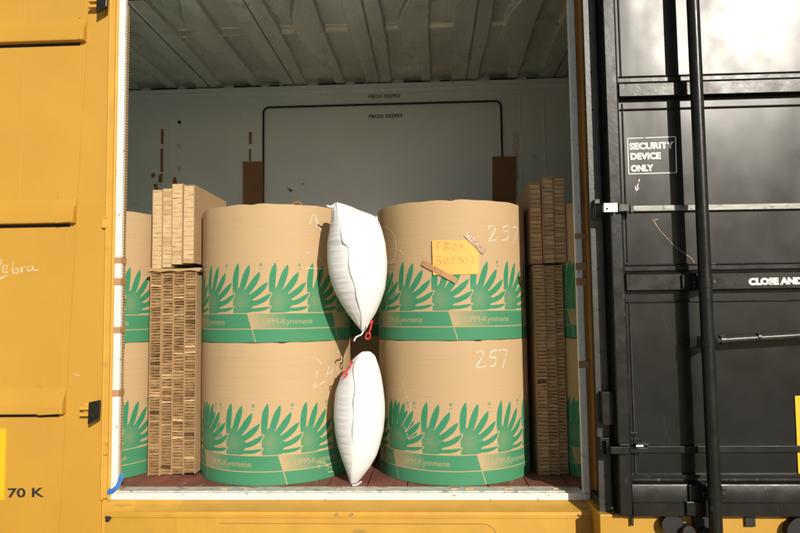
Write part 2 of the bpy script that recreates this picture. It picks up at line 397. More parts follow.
def grid_faces(me, nx, ny):
    i = np.arange(nx-1)[None, :]+np.arange(ny-1)[:, None]*nx
    q = np.stack([i, i+1, i+nx+1, i+nx], -1).reshape(-1, 4)
    me.loops.add(q.size); me.loops.foreach_set('vertex_index', q.ravel().astype(np.int32)); me.polygons.add(len(q))
    me.polygons.foreach_set('loop_start', np.arange(0, q.size, 4, dtype=np.int32)); me.update(calc_edges=True); me.validate()
    me.polygons.foreach_set('use_smooth', [True]*len(me.polygons))
grid_faces(me, nx, ny); me.materials.append(M['ceil'])
o = bpy.data.objects.new('ceiling', me); C.objects.link(o); o.parent = car
mb = MB()                                          # dark hairline along each sheet seam, notches above the wall
for k in range(-5, 5):
    x = x00+k*per; mb.box(x+.012, x+.018, .05, D-.06, H-.006, H+.002)
    mb.box(x+.30, x+.62, D-.056, D-.004, H+.0, H+.016); mb.box(x-.30, x-.18, D-.056, D-.004, H-.002, H+.012)
part(mb, 'sheet_seam', 'dark')
# lower side sill below the doorway
xa, xb = P(106, 520).x, 6.5
YL = -.17                                          # the sill steps out below the doorway, tapering in at its left end
def sill_prof(t):                                  # t: 0 flush .. 1 full depth
    y = -.026+(YL+.026)*t; za, zb_ = P(300, 511, y).z, P(300, 516, y).z
    return [(-.026, -.0625), (y*.4-.012, (-.0625+za)/2+.003), (y, za), (y+.007*t-.002, za-.006), (y+.004*t-.002, zb_+.006), (y-.007, zb_+.002), (y-.007, zb_-.010), (y+.006, zb_-.016), (y+.006, -.95)]
mb = MB(); st_ = [(xa, 0), (xa+.25, .35), (xa+.6, .85), (xa+.9, 1), (xb, 1)]
for (x0_, t0), (x1_, t1) in zip(st_, st_[1:]):
    A_, B_ = sill_prof(t0), sill_prof(t1)
    for k in range(len(A_)-1):
        (ya, za), (yb, zb_), (yc_, zc), (yd, zd) = A_[k], A_[k+1], B_[k+1], B_[k]
        mb.quad((x0_, yb, zb_), (x1_, yc_, zc), (x1_, yd, zd), (x0_, ya, za))
mb.quad((xa, -.026, -.0625), (xb, -.026, -.0625), (xb, .0, -.0625), (xa, .0, -.0625))
part(mb, 'side_sill', 'yellow_worn', smooth=True)
mb = MB()                                          # rounded pocket outline pressed in the sill plate
YO = YL+.0045; pz = P(300, 523.5, YO).z; px0, px1 = xa+.92, P(497, 530, YO).x; r = .10
pts = [(px0, YO, pz)]+[(px1-r+r*math.sin(i*PI/12), YO, pz-r+r*math.cos(i*PI/12)) for i in range(0, 7)]+[(px1, YO, -.9)]
mb.ribbon(pts, .005); part(mb, 'pocket_outline', 'cardp')
mb = MB()                                          # small sockets and rust chips
p = P(108, 519, -.04); mb.tube([(p.x, -.05, p.z), (p.x, -.01, p.z)], .018, 12); mb.box(p.x-.02, p.x+.03, -.045, -.016, p.z+.008, p.z+.022)
part(mb, 'sill_socket', 'dsteel')
mb = MB(); 
for px, py in ((337, 514.5), (352, 514.5)):
    p = P(px, py, YL); mb.tube([(p.x, YL-.012, p.z), (p.x, YL+.01, p.z)], .012, 8)
part(mb, 'sill_plug', 'oldtape')
# black latch plates on the post, brackets behind them
def latch(px, py, s=1.0):
    p = P(px, py, -.06)
    mb = MB()
    mb.prism([(p.x-.03, -.11, p.z-.105), (p.x+.05, -.105, p.z-.06), (p.x+.055, -.105, p.z+.075), (p.x-.025, -.11, p.z+.06)], (0, .03, 0))
    o = part(mb, 'latch_plate', 'blackf', bevel=.004)
    mb = MB()
    for dz in (-.035, .012):
        mb.box(p.x-.115, p.x+.0, -.075, -.016, p.z+dz-.012, p.z+dz+.012)
    mb.box(p.x-.105, p.x-.02, -.035, -.016, p.z-.06, p.z+.045)
    mb.build('latch_arm', 'yellow_worn', o, bevel=.003)
    mb = MB()
    for dz in (-.035, .035): mb.tube([(p.x+.012, -.1125, p.z+dz), (p.x+.012, -.108, p.z+dz)], .007, 8)
    mb.build('latch_bolt', 'dsteel', o)
latch(95, 409.5); latch(103, 2)
mb = MB()
for px, py, h in ((104.5, 222, 7), (105, 448, 9)):
    p = P(px, py, -.03)
    mb.box(p.x-.018, p.x+.016, -.040, -.016, p.z-.045, p.z+.045); mb.box(p.x-.004, p.x+.026, -.048, -.02, p.z+.030, p.z+.045); mb.box(p.x-.004, p.x+.026, -.048, -.02, p.z-.048, p.z-.034)
part(mb, 'keeper', 'yellow_worn', bevel=.003)
# stencil and placard and handwriting
fit_px('70 K', (8, 497.3), (43, 496.6), 9.2, -.0165, bold=.002, m='ink')
mb = MB(); a = P(-14, 429, -.02); b = P(4, 500, -.02); mb.box(a.x, b.x, -.0185, -.013, b.z, a.z); part(mb, 'yellow_placard', 'placard')
def stroke(lists, Y, wpx, name, m, parent=None, jit=0):
    mb = MB(); base = P(0, 0, Y)
    wd = wpx/FPX*(Y-CAM.y)
    for L in lists:
        # Catmull-Rom smoothing
        Q = [np.array(L[0])]+[np.array(q) for q in L]+[np.array(L[-1])]; out = []
        for i in range(1, len(Q)-2):
            for t in np.linspace(0, 1, 5, endpoint=False):
                a, b, c, d = Q[i-1], Q[i], Q[i+1], Q[i+2]
                out.append(.5*((2*b)+(-a+c)*t+(2*a-5*b+4*c-d)*t*t+(-a+3*b-3*c+d)*t**3))
        out.append(Q[-2])
        mb.ribbon([P(q[0], q[1], Y) for q in out], wd)
    return mb.build(name, m, parent)
zb = [[(-6, 262), (2, 261), (-5, 275), (4, 277), (6, 275)], [(3, 271), (7, 268), (6, 265), (3, 267), (3, 272), (8, 272)], [(13.5, 261), (12.5, 272), (15, 269), (18, 269), (17.5, 273), (13, 273)],
      [(21, 267), (21.5, 273), (22.5, 268), (26, 266.5)], [(32, 266), (28, 267), (28, 271), (32, 269.5), (32.5, 266), (34, 270), (38.5, 270)], [(-4, 281), (3, 277.5), (7, 275.5)]]
stroke([[(71, 36), (70.3, 40)], [(75.5, 30), (75, 33)], [(74, 374), (80, 375.5)]], -.0175, .35, 'paint_scratch', 'chalk', car)
stroke(zb, -.0155, .55, 'chalk_writing', 'chalk', car)

mb = MB(); tx = P(600, 525, -.40).x; tz = P(700, 516.5, -.48).z-.012
mb.box(tx, 6.5, -.40, -.04, -.95, tz); part(mb, 'door_track', 'yellow', bevel=.006)
# ------------------------------------------------------------------ black plug door slid open to the right
YD = -.42                                        # face of the pressed panels
YB = -.48                                        # face of beams / stiles
def X_(px, py, Y): return P(px, py, Y).x
def Z_(px, py, Y): return P(px, py, Y).z
dx0 = X_(609.5, 300, YB)-.0; DX1 = 4.4
zb0 = Z_(700, 516.5, YB); ztop = 4.05
mb = MB(); mb.box(dx0+.02, DX1, YD, YD+.05, zb0+.1, ztop)
door = mb.build('plug_door', 'black', car)
def dpart(mb, name, m, **k): return mb.build(name, m, door, **k)
# left stile
xs0, xs1 = X_(604.8, 60, YB), X_(616.3, 60, YB)
mb = MB(); mb.box(xs0, xs1, YB, YD+.06, zb0, ztop); mb.box(xs1, xs1+.012, YB+.016, YD, zb0+.1, ztop)
dpart(mb, 'door_stile', 'blackf', bevel=.006)
# rear edge strip carrying the seal, with bolts
YS = -.34
e0, e1 = X_(584.5, 60, YS), X_(597.2, 60, YS)
mb = MB(); mb.box(e0, e1, YS, YS+.007, zb0-.02, ztop); dpart(mb, 'edge_strip', 'greyp', bevel=.004)
mb = MB(); mb.box(e0+.02, e0+.05, YS+.008, -.27, zb0-.0, ztop); dpart(mb, 'edge_rubber', 'rubber')
mb = MB(); mb.box(e1-.01, xs0+.05, YS+.035, YS+.05, zb0, ztop); mb.box(e0+.05, DX1, -.335+.06, -.2, zb0+.06, ztop)
dpart(mb, 'door_core', 'rubber')
mb = MB()
for py in (33, 72, 110, 148, 188, 228, 269, 310, 352, 386, 432, 476, 504):
    z = Z_(591, py, YS); x = (e0+e1)/2; mb.tube([(x, YS-.005, z), (x, YS, z)], .008, 8)
for px, zz in ((653, .03), (674, .03), (612, .03), (763, .03), (844, .03)):
    x = X_(px, 508, YB); mb.tube([(x, YB-.006, zb0+.055), (x, YB+.004, zb0+.055)], .009, 8)
dpart(mb, 'rivet', 'dark')
mb = MB(); a = P(600, 391, YS-.02); b = P(613.5, 424, YS-.02); mb.box(a.x, b.x, YS-.07, YS-.002, b.z, a.z); dpart(mb, 'edge_block', 'blackf', bevel=.004)
# horizontal beams: face bevels back at top, hollow beneath
def beam(pt, pb, px=720, lip=.02):
    zt, zb_ = Z_(px, pt, YB), Z_(px, pb, YB); mb = MB()
    pr = [(YD-.002, zt+.022), (YB+.010, zt+.004), (YB, zt-.006), (YB, zb_+.004), (YB+.008, zb_), (YB+.012, zb_+.010), (YD-.002, zb_+.012)]
    k0 = xs1+.014
    k = len(mb.v)
    for x in (k0, DX1): mb.v += [(x, y, z) for y, z in pr]
    n = len(pr)
    for i in range(n-1): mb.f.append((k+i, k+i+1, k+n+i+1, k+n+i)); mb.m.append(0)
    mb.f.append(tuple(k+i for i in range(n))); mb.m.append(0)
    dpart(mb, 'door_beam', 'blackf', smooth=True)
    # recessed ledges above / below pressed panel
    mb = MB()
    mb.box(xs1+.014, DX1, YD-.014, YD-.001, zt+.024, zt+.05)
    mb.tube([(xs1+.03, YD-.006, zt+.062), (DX1, YD-.006, zt+.062)], .007, 8)
    mb.tube([(xs1+.03, YD-.006, zb_-.075), (DX1, YD-.006, zb_-.075)], .007, 8)
    dpart(mb, 'panel_bead', 'blackf', smooth=True)
beam(80.5, 94); beam(272.5, 289.5)
# vertical beads at panel edges
mb = MB()
for za, zbm in ((Z_(620, 104, YD), Z_(620, 262, YD)), (Z_(620, 300, YD), Z_(620, 472, YD)), (Z_(620, 76, YD), 4.0)):
    x = xs1+.045; mb.tube([(x, YD-.004, za), (x, YD-.004, zbm)], .006, 8)
dpart(mb, 'edge_bead', 'greyp', smooth=True)
# bottom rail: bright top lips, face, lower flange
zA, zB_, zC = Z_(740, 477, YB), Z_(740, 487, YB), Z_(740, 503, YB)
mb = MB(); k = 0
pr = [(YD-.002, zA+.012), (YD-.03, zA+.008), (YD-.03, zA-.012), (YD-.012, zA-.018), (YD-.014, zB_+.03), (YB+.004, zB_+.016), (YB, zB_+.008), (YB, zC+.004), (YB-.008, zC), (YB-.008, zb0+.004), (YB-.002, zb0), (YD+.05, zb0)]
for x in (xs1+.002, DX1): mb.v += [(x, y, z) for y, z in pr]
n = len(pr)
for i in range(n-1): mb.f.append((i, i+1, n+i+1, n+i)); mb.m.append(0)
dpart(mb, 'bottom_rail', 'blackf', smooth=True)
# straps (flat bars) and their brackets
YP = -.60
def strap(pl, pr_, m, th=7.2):
    ya = YD-.028
    mb = MB()
    p0, p1 = P(*pl, ya), P(*pr_, ya); d = (p1-p0)/(p1.x-p0.x); p1 = p0+d*(DX1-p0.x)
    h = th/FPX*(ya-CAM.y)/2
    mb.prism([(p0.x, ya, p0.z-h), (p1.x, ya, p1.z-h), (p1.x, ya, p1.z+h), (p0.x, ya, p0.z+h)], (0, .014, 0))
    o = dpart(mb, 'flat_bar', m, bevel=.002)
strap((633, 208.5), (800, 205.8), 'barsteel', 5.6); strap((647, 449.6), (800, 449), 'blackf', 6)
def boxpx(mb, x0, y0, x1, y1, Y, dep):
    a, b = P(x0, y0, Y), P(x1, y1, Y); mb.box(min(a.x, b.x), max(a.x, b.x), Y, Y+dep, min(a.z, b.z), max(a.z, b.z))
mb = MB(); boxpx(mb, 603.5, 203, 618, 212, YB-.045, .012); boxpx(mb, 604, 204, 606, 211, YB-.033, .05); dpart(mb, 'bar_bracket', 'steel', bevel=.003)
mb = MB(); p = P(607, 208.8, YB-.047); mb.tube([(p.x, YB-.0475, p.z), (p.x, YB-.044, p.z)], .008, 10); dpart(mb, 'bracket_bolt', 'dark')
mb = MB(); boxpx(mb, 618.5, 203.6, 630, 211.6, YB-.035, .03); boxpx(mb, 630, 205, 634, 213, YB-.02, .04); dpart(mb, 'bar_link', 'dsteel', bevel=.006)
mb = MB(); boxpx(mb, 594.5, 199, 600, 203.5, YS-.045, .04); boxpx(mb, 594.5, 203.5, 595.6, 219, YS-.045, .04); boxpx(mb, 594.5, 217.8, 601.5, 219.2, YS-.045, .04); dpart(mb, 'seal_bracket', 'dsteel', bevel=.002)
mb = MB(); boxpx(mb, 600, 438, 609.5, 441, YS-.06, .05); boxpx(mb, 600, 441, 602.5, 460, YS-.06, .05); boxpx(mb, 606, 441, 609.5, 456, YS-.06, .05)
boxpx(mb, 611, 447, 630, 454, YB-.04, .03); boxpx(mb, 620, 444, 630, 447, YB-.05, .035); boxpx(mb, 637, 444, 649, 446.5, YB-.03, .05); boxpx(mb, 630, 448, 648, 453, YB-.02, .03); boxpx(mb, 630, 432.5, 638, 436, YD-.03, .03)
dpart(mb, 'lower_bracket', 'blackf', bevel=.003)
mb = MB(); mb.tube([P(p, 446, YB-.06) for p in (636, 640, 643)], .007, 8); dpart(mb, 'bracket_pin', 'steel')
# lock rod pipe
yr = -.60
pa, pb_ = P(691.0, -40, yr), P(716.5, 540, yr)
mb = MB(); mb.tube([pa, pb_], .041, 24, cap=True)
def rodx(py): t = (py+40)/580; return 691+25.5*t
for py, h in ((283, 5), (343, 4), (492, 6)):
    mb.tube([P(rodx(py-h), py-h, yr), P(rodx(py+h), py+h, yr)], .047, 24)
dpart(mb, 'lock_rod', 'blackf', smooth=True)
# rod clamps on beams
def clamp(py, hh, wl=1):
    x = rodx(py); mb = MB()
    boxpx(mb, x-12, py-hh, x-7.6, py+hh, YB-.05, .06); boxpx(mb, x+6.5, py-hh*.6, x+12, py+hh*.6, YB-.07, .08)
    boxpx(mb, x-8, py-hh*.7, x+8, py+hh*.7, YB-.075, .085)
    dpart(mb, 'rod_clamp', 'blackf', bevel=.004)
    mb = MB()
    for dx in (-9.5, 9.5):
        p = P(x+dx, py, YB-.08); mb.tube([(p.x, p.y, p.z), (p.x, YB-.04, p.z)], .011, 6)
    dpart(mb, 'clamp_bolt', 'dsteel')
clamp(281.5, 9); clamp(493, 9)
mb = MB(); boxpx(mb, 665+24, 485, 665+26.5, 503, YB-.02, .03); boxpx(mb, 682, 274.5, 685, 288, YB-.02, .03); boxpx(mb, 686.5, 502, 706, 516, YB-.03, .04); dpart(mb, 'guide_plate', 'blackf', bevel=.003)
# operating cylinder bar from the rod to the right
mb = MB(); yy = yr-.0
pts = [P(713, 341.5, yy+.03), P(722, 340.2, yy+.06), P(723, 339.9, yy+.06), P(860, 331.6, yy+.06)]
mb.tube(pts, [.016, .016, .022, .022], 14); mb.tube([P(757, 337, yy+.06), P(760, 336.8, yy+.06)], .028, 14); mb.tube([P(720, 340, yy+.06), P(725, 339.8, yy+.06)], .028, 12)
dpart(mb, 'operating_rod', 'dsteel', smooth=True)
mb = MB(); mb.tube([P(713, 342, yy), P(713, 342, yy+.13)], .028, 10); mb.tube([P(700, 336, yy+.02), P(700, 348, yy+.02)], .02, 8); dpart(mb, 'rod_pivot', 'blackf', bevel=.003)
# rollers and fittings under the door
mb = MB(); yk = -.44
for px, py, r in ((671, 524, .062), (703, 527, .055), (800, 531, .09)):
    p = P(px, py, yk); mb.tube([(p.x, yk-.03, p.z), (p.x, yk+.05, p.z)], r, 20)
boxpx(mb, 661, 512, 682, 524, yk, .05); boxpx(mb, 694, 512, 712, 526, yk-.02, .05)
dpart(mb, 'roller', 'rubber', bevel=.006)
mb = MB()
for px, py in ((688, 531), (706, 533)):
    p = P(px, py, yk-.06); mb.tube([(p.x, yk-.08, p.z), (p.x, yk, p.z)], .035, 14)
boxpx(mb, 745, 512, 756, 527, -.42, .02); boxpx(mb, 631, 512, 634, 526, -.43, .02)
dpart(mb, 'roller_bracket', 'dsteel', bevel=.004)
# door seal on the back of the door near the jamb (dark boot at the bottom corner)
mb = MB(); a = P(586, 503, -.10); mb.box(XR+.13, e0+.02, -.33, -.03, zb0-.0, zb0+.05)
dpart(mb, 'bottom_shoe', 'rubber')
# lettering
YT = YD-.0025
mb = MB(); fr = [P(627.5, 138.5, YT), P(675.5, 136.8, YT), P(676.5, 172.6, YT), P(628.8, 174, YT)]
for a, b in zip(fr, fr[1:]+fr[:1]): mb.ribbon([a, b], .0065)
dpart(mb, 'notice_border', 'wink')
for s, a, b in (('SECURITY', (630, 149.4), (673, 148)), ('DEVICE', (631, 159.4), (660.5, 158.6)), ('ONLY', (631.4, 171.4), (652.8, 170.8))):
    fit_px(s, a, b, 6.2, YT, bold=.0035, m='wink', parent=door, name='notice_text')
fit_px('CLOSE AND', (749.5, 284.6), (802.5, 283.6), 6.2, YB-.0025, bold=.0045, m='wink', parent=door, name='notice_text')
mb = MB(); a = P(795, 396, YD-.006); b = P(828, 474, YD-.006)
mb.prism([P(795, 396, YD-.008), P(830, 394, YD-.008), P(832, 474, YD-.008), P(798.5, 474.5, YD-.008)], (0, .004, 0)); dpart(mb, 'placard', 'placard')
stroke([[(639.5, 179), (636.5, 190)], [(635.5, 186), (636.3, 190.5), (639, 187.5)]], YT, .9, 'chalk_arrow', 'chalk', door)
stroke([[(653, 219), (659, 229), (668, 239), (674, 246)], [(674, 246), (692, 259), (694, 264)], [(652.5, 220.5), (658, 219)]], YT, .5, 'scratch_mark', 'oldtape', door)
stroke([[(633, 182), (634, 198)], [(662, 316), (667, 331)], [(663, 415), (666, 432), (670, 443)], [(640, 286), (652, 284.5), (664, 283)]], YT-.0005, .3, 'scuff_mark', 'greyp', door)

# ------------------------------------------------------------------ paper rolls
RAD, HR, YR = .635, 1.091, .762
LX, RX = -1.245, .2825
WP, BP = math.radians(27.3), math.radians(66)
US, VS = .003, .0033
def make_ink():
    VH = .66; U = int(2*PI*RAD/US)+1; V = int(VH/VS)+1
    u = np.linspace(0, 2*PI*RAD, U); v = np.linspace(0, VH, V)
    ink = np.zeros((V, U), np.float32)
    # one wing tile
    def fp(x, y): return ((x-400)/1160, (580-y)/1290+.225)
    F = [((430, 420), (408, 240), (456, 64), .0215), ((470, 400), (515, 250), (566, 84), .0215), ((495, 410), (600, 310), (664, 158), .0215), ((515, 445), (650, 392), (736, 262), .0195),
         ((525, 490), (680, 486), (768, 376), .0170), ((520, 536), (660, 560), (762, 512), .0120)]
    uw = np.arange(-.03, .34, US); Ut, Vt = np.meshgrid(uw, v)
    def cover(F, grow=0, blade=True):
        c = np.zeros_like(Ut)
        for a, b, d, r in F:
            a, b, d = map(np.array, (fp(*a), fp(*b), fp(*d)))
            for t in np.linspace(0, 1, 90):
                p = (1-t)**2*a+2*t*(1-t)*b+t*t*d
                f = (.8+.2*math.sin(PI/2*min(1, t/.55))) if t < .55 else max(0, 1-((t-.55)/.45)**2.5)
                w = r*(f*1.2 if blade else 1)+grow
                dd = np.hypot(Ut-p[0], Vt-p[1]); c = np.maximum(c, np.clip((w-dd)/US+.5, 0, 1))
        return c
    feath = cover(F)
    body = cover([((424, 562), (416, 450), (428, 310), .018), ((462, 548), (470, 450), (482, 345), .029), ((505, 540), (530, 470), (540, 405), .030), ((530, 540), (575, 500), (590, 470), .022), ((520, 562), (560, 555), (590, 545), .012)], blade=False)
    halo = cover(F[2:], .0065)
    halo2 = cover(F[2:], .0035)
    fade = .76+.24*np.clip(np.hypot(Ut-.06, (Vt-.32)*.8)/.11, 0, 1)
    tile = np.maximum(feath, body)*fade
    # emblem above and between the wings
    em = np.clip((.012-np.hypot(Ut-.235, (Vt-.605)*.8))/US+.5, 0, 1)*.65
    em2 = (np.abs(Ut-.235) < .015)*(np.abs(Vt-.575) < .0045)*.45
    tile = np.maximum(tile, np.maximum(em, em2))
    n = int(2*PI/WP)
    for i in range(n, -1, -1):      # right to left so each wing overlaps its right neighbour
        c0 = int((i*WP*RAD-.03)/US); ii = (c0+np.arange(len(uw))) % U
        ink[:, ii] *= (1-halo); ink[:, ii] = np.maximum(ink[:, ii]*1, tile)
        ink[:, ii] = np.where((halo > .5) & (halo2 < .5) & (feath < .1) & (body < .1), ink[:, ii]*.0+.0, ink[:, ii])
    Ug, Vg = np.meshgrid(u, v)
    band = (Vg < .225)
    ink = np.where(band, .96, ink)
    for b in range(0, 6):
        u0 = b*BP*RAD
        du = Ug-u0-(.225-Vg)*.30
        g = np.clip((du-.02)/.30, 0, 1); inb = (du > 0) & (du < .40) & (Vg > .108) & band
        ink = np.where(inb, .12+.84*g**.8, ink)
        ink = np.where((np.abs(du) < .0035) & band, .05, ink)
        # text raster
        tv, tf = TXT
        sx, sy = .40/TXW, .047/.72
        for f in tf:
            q = np.array([(tv[j][0]*sx+u0+.12, tv[j][1]*sy+.140) for j in f])
            a0, a1 = int(q[:, 0].min()/US)-1, int(q[:, 0].max()/US)+2; b0, b1 = int(q[:, 1].min()/VS)-1, int(q[:, 1].max()/VS)+2
            if a1 >= U-1: continue
            for so in (0,):
                gx, gy = np.meshgrid(np.arange(a0, a1)*US, np.arange(b0, b1)*VS)
                cov = np.zeros_like(gx)
                for ox in (-.33, 0, .33):
                    for oy in (-.33, 0, .33):
                        x, y = gx+ox*US, gy+oy*VS
                        e = [(q[(j+1) % 3, 0]-q[j, 0])*(y-q[j, 1])-(q[(j+1) % 3, 1]-q[j, 1])*(x-q[j, 0]) for j in range(3)]
                        cov += ((e[0] >= 0) & (e[1] >= 0) & (e[2] >= 0)) | ((e[0] <= 0) & (e[1] <= 0) & (e[2] <= 0))
                txt[b0:b1, a0:a1] = np.clip(txt[b0:b1, a0:a1]+cov/9, 0, 1) if False else np.maximum(txt[b0:b1, a0:a1], 0)+cov/9
    return u, v, ink, Ug, Vg, band
TXT = text_tris('UPM-Kymmene', 1.0, bold=.0); TXW = max(q[0] for q in TXT[0])
U = int(2*PI*RAD/US)+1; V = int(.66/VS)+1
txt = np.zeros((V, U), np.float32)
u, v, ink, Ug, Vg, band = make_ink()
txt = np.clip(txt, 0, 1)
ink = ink*(1-.72*txt)
ink = np.where(np.abs(Vg-.105) < .0035, .06, ink); ink = np.where(np.abs(Vg-.225) < .0035, .06, ink)
# light wear in the print
wr = .5; _w = np.kron(np.random.rand(V//8+1, U//30+1), np.ones((8, 30)))[:V, :U]
ink = np.clip(ink*(.97+.06*(wr-.5)), 0, 1)
ang = u/RAD
A, Vv = np.meshgrid(ang, v)
rr = RAD+.0008*np.sin(A*9)*np.sin(Vv*6)
co = np.stack([rr*np.sin(A), -rr*np.cos(A), Vv], -1)
pm = bpy.data.meshes.new('printed_band'); pm.vertices.add(U*V); pm.vertices.foreach_set('co', co.astype(np.float32).ravel())
grid_faces(pm, U, V); pm.materials.append(M['print'])
at = pm.attributes.new('ink', 'FLOAT', 'POINT'); at.data.foreach_set('value', ink.astype(np.float32).ravel())
VT = v[-1]
def roll_upper():
    n = 160; zs = [VT, VT+.1, .9, HR-.02, HR-.004, HR]; mb = MB()
    for k, z in enumerate(zs):
        for i in range(n):
            a = 2*PI*i/n; r = RAD+.0008*math.sin(a*9)*math.sin(z*6)
            if k == len(zs)-1: r = RAD-.010
            if k == len(zs)-2: r = RAD-.002
            dz = (-.0025*math.sin(a*5+1)*math.sin(a*13) - .009*math.exp(-((a-2.9)/.03)**2) - .007*math.exp(-((a-4.1)/.05)**2) - .008*math.exp(-((a-1.2)/.04)**2) - .008*math.exp(-((a-5.3)/.02)**2)) if k >= len(zs)-3 else 0
            if k >= len(zs)-3: r += .0018*math.sin(a*17)*math.sin(a*4)
            mb.v.append((r*math.sin(a), -r*math.cos(a), z+dz))
    for k in range(len(zs)-1):
        for i in range(n): mb.f.append((k*n+i, k*n+(i+1) % n, (k+1)*n+(i+1) % n, (k+1)*n+i)); mb.m.append(0)
    return mb
def roll_cap():
    mb = MB(); n = 96
    for z, fl in ((HR-.003, 1), (.003, -1)):
        k = len(mb.v)
        for r in (.05, RAD-.004):
            mb.v += [(r*math.sin(2*PI*i/n), -r*math.cos(2*PI*i/n), z) for i in range(n)]
        for i in range(n): mb.f.append((k+i, k+(i+1) % n, k+n+(i+1) % n, k+n+i)); mb.m.append(0)
    return mb
proto = None
def roll(x, y, z, rot, label):
    global proto
    if proto is None:
        t = thing('paper_roll', label, 'paper roll', (0, 0, 0), 'wrapped paper rolls stacked two high')
        roll_upper().build('kraft_wrapper', 'kraft', t, smooth=True); roll_cap().build('end_disc', 'kraftend', t)
        b = bpy.data.objects.new('printed_band', pm); C.objects.link(b); b.parent = t
        proto = t
    else:
        t = proto.copy(); C.objects.link(t); t['label'] = label
        for ch in list(proto.children):
            c = ch.copy(); C.objects.link(c); c.parent = t; c.matrix_parent_inverse = Matrix.Identity(4)
    t.location = (x, y, z); t.rotation_euler = (0, 0, rot); return t
proto_children_fix = True
# phase: angle (from -Y towards +X) at which a wing / box edge should start
def phase(n_w): return n_w*WP
rad = math.radians
FLX, FRX = -2.905, 1.76
def roll_at(x, z, phi, label, dy=0): return roll(x, YR+dy, z, -phi_fix(phi), label)
def phi_fix(p): return -p
GAP = .003
view = lambda x: math.atan2(CAM.x-x, YR-CAM.y)    # facing angle towards the camera
# print start angle given so that a wing starts at given angle relative to the line of sight
rl = roll(LX, YR, 0, rad(-52), 'lower kraft paper roll with green wings beside the left honeycomb boards')
rlu = roll(LX, YR, HR+GAP, rad(-74), 'upper kraft paper roll with green wings beside the left honeycomb boards')
rr_ = roll(RX, YR, 0, rad(-52), 'lower kraft paper roll chalked 257, right of the lower white bag')
rru = roll(RX, YR, HR+GAP, rad(-70), 'upper kraft paper roll chalked 257 with the yellow note taped on')
roll(FLX, YR, 0, rad(-60), 'lower paper roll half hidden behind the left edge of the doorway')
roll(FLX, YR, HR+GAP, rad(-60), 'upper paper roll half hidden behind the left edge of the doorway')
roll(FRX, YR, 0, rad(-60), 'shaded lower paper roll behind the right honeycomb boards')
roll(FRX, YR, HR+GAP, rad(-60), 'shaded upper paper roll behind the right honeycomb boards')

o = roll(-.48, 2.12, 0, rad(20), 'lower paper roll deep in the gap behind the white bags'); o2 = roll(-.48, 2.12, HR+GAP, rad(20), 'upper paper roll deep in the gap behind the white bags')

def onroll(px, py, cx, off=.002):
    v = ray(px, py); o = CAM; R = RAD+off
    a = v.x*v.x+v.y*v.y; b = 2*((o.x-cx)*v.x+(o.y-YR)*v.y); c = (o.x-cx)**2+(o.y-YR)**2-R*R
    t = (-b-math.sqrt(max(0, b*b-4*a*c)))/(2*a); return o+v*t
def stroke_roll(lists, cx, wpx, name, m, parent=None, off=.002):
    mb = MB(); wd = wpx/FPX*5.2
    for L in lists:
        Q = [np.array(L[0])]+[np.array(q) for q in L]+[np.array(L[-1])]; out = []
        for i in range(1, len(Q)-2):
            for t in np.linspace(0, 1, 5, endpoint=False):
                a, b, c, d = Q[i-1], Q[i], Q[i+1], Q[i+2]
                out.append(.5*((2*b)+(-a+c)*t+(2*a-5*b+4*c-d)*t*t+(-a+3*b-3*c+d)*t**3))
        out.append(Q[-2])
        mb.ribbon([onroll(q[0], q[1], cx, off) for q in out], wd, nrm=lambda p: (p.x-cx, p.y-YR, 0))
    o = mb.build(name, m)
    if parent:
        o.parent = parent
        o.matrix_parent_inverse = (Matrix.Translation(parent.location) @ Matrix.Rotation(parent.rotation_euler.z, 4, 'Z')).inverted()
    return o
stroke_roll([[(488, 229), (490, 226), (494, 226.5), (495, 230), (492, 236), (489, 241), (497, 239.5)], [(509, 225.5), (504, 226.5), (503.5, 231), (508, 231.5), (509, 236), (506, 239.5), (502, 240)], [(511.5, 228), (517, 227.5), (515.5, 236), (513.5, 244)]], RX, .7, 'chalk_number', 'chalk', rru)
stroke_roll([[(476, 353.5), (479, 351), (483, 352), (483, 356), (479, 362), (477, 367.5), (486, 366)], [(497, 350), (492, 351.5), (490, 357), (495, 357.5), (496, 362), (493, 366), (489, 366)], [(499, 350.5), (506.5, 350), (505, 358), (502.5, 368)]], RX, .7, 'chalk_number', 'chalk', rr_)
stroke_roll([[(384, 226), (392, 232), (396, 246), (394, 258), (389, 262), (382, 263)], [(388, 264), (395, 262)], [(399, 250), (404, 255)], [(380, 318), (385, 312), (388, 300)]], RX, .55, 'chalk_mark', 'chalk', rru, off=.004)
stroke_roll([[(402, 382), (407, 396), (411, 410)], [(404, 425), (409, 440)]], RX, .35, 'chalk_mark', 'chalk', rr_)
stroke_roll([[(310, 224), (314, 214), (321, 231)], [(316, 217), (317, 227)], [(306, 268), (330, 269)], [(203, 265), (208, 262)], [(203, 270), (208, 269)], [(305, 252), (310, 254)], [(317, 255), (322, 262)]], LX, .6, 'chalk_mark', 'chalk', rlu, off=.004)
stroke_roll([[(317, 371), (316, 380), (314, 387), (319, 385), (325, 381)], [(316, 358), (322, 364)], [(329, 366), (326, 380)], [(334, 363), (331, 378)], [(328, 374), (333, 370)], [(338, 352), (345, 356), (341, 362)], [(336, 366), (340, 376)]], LX, .5, 'chalk_mark', 'chalk', rl)

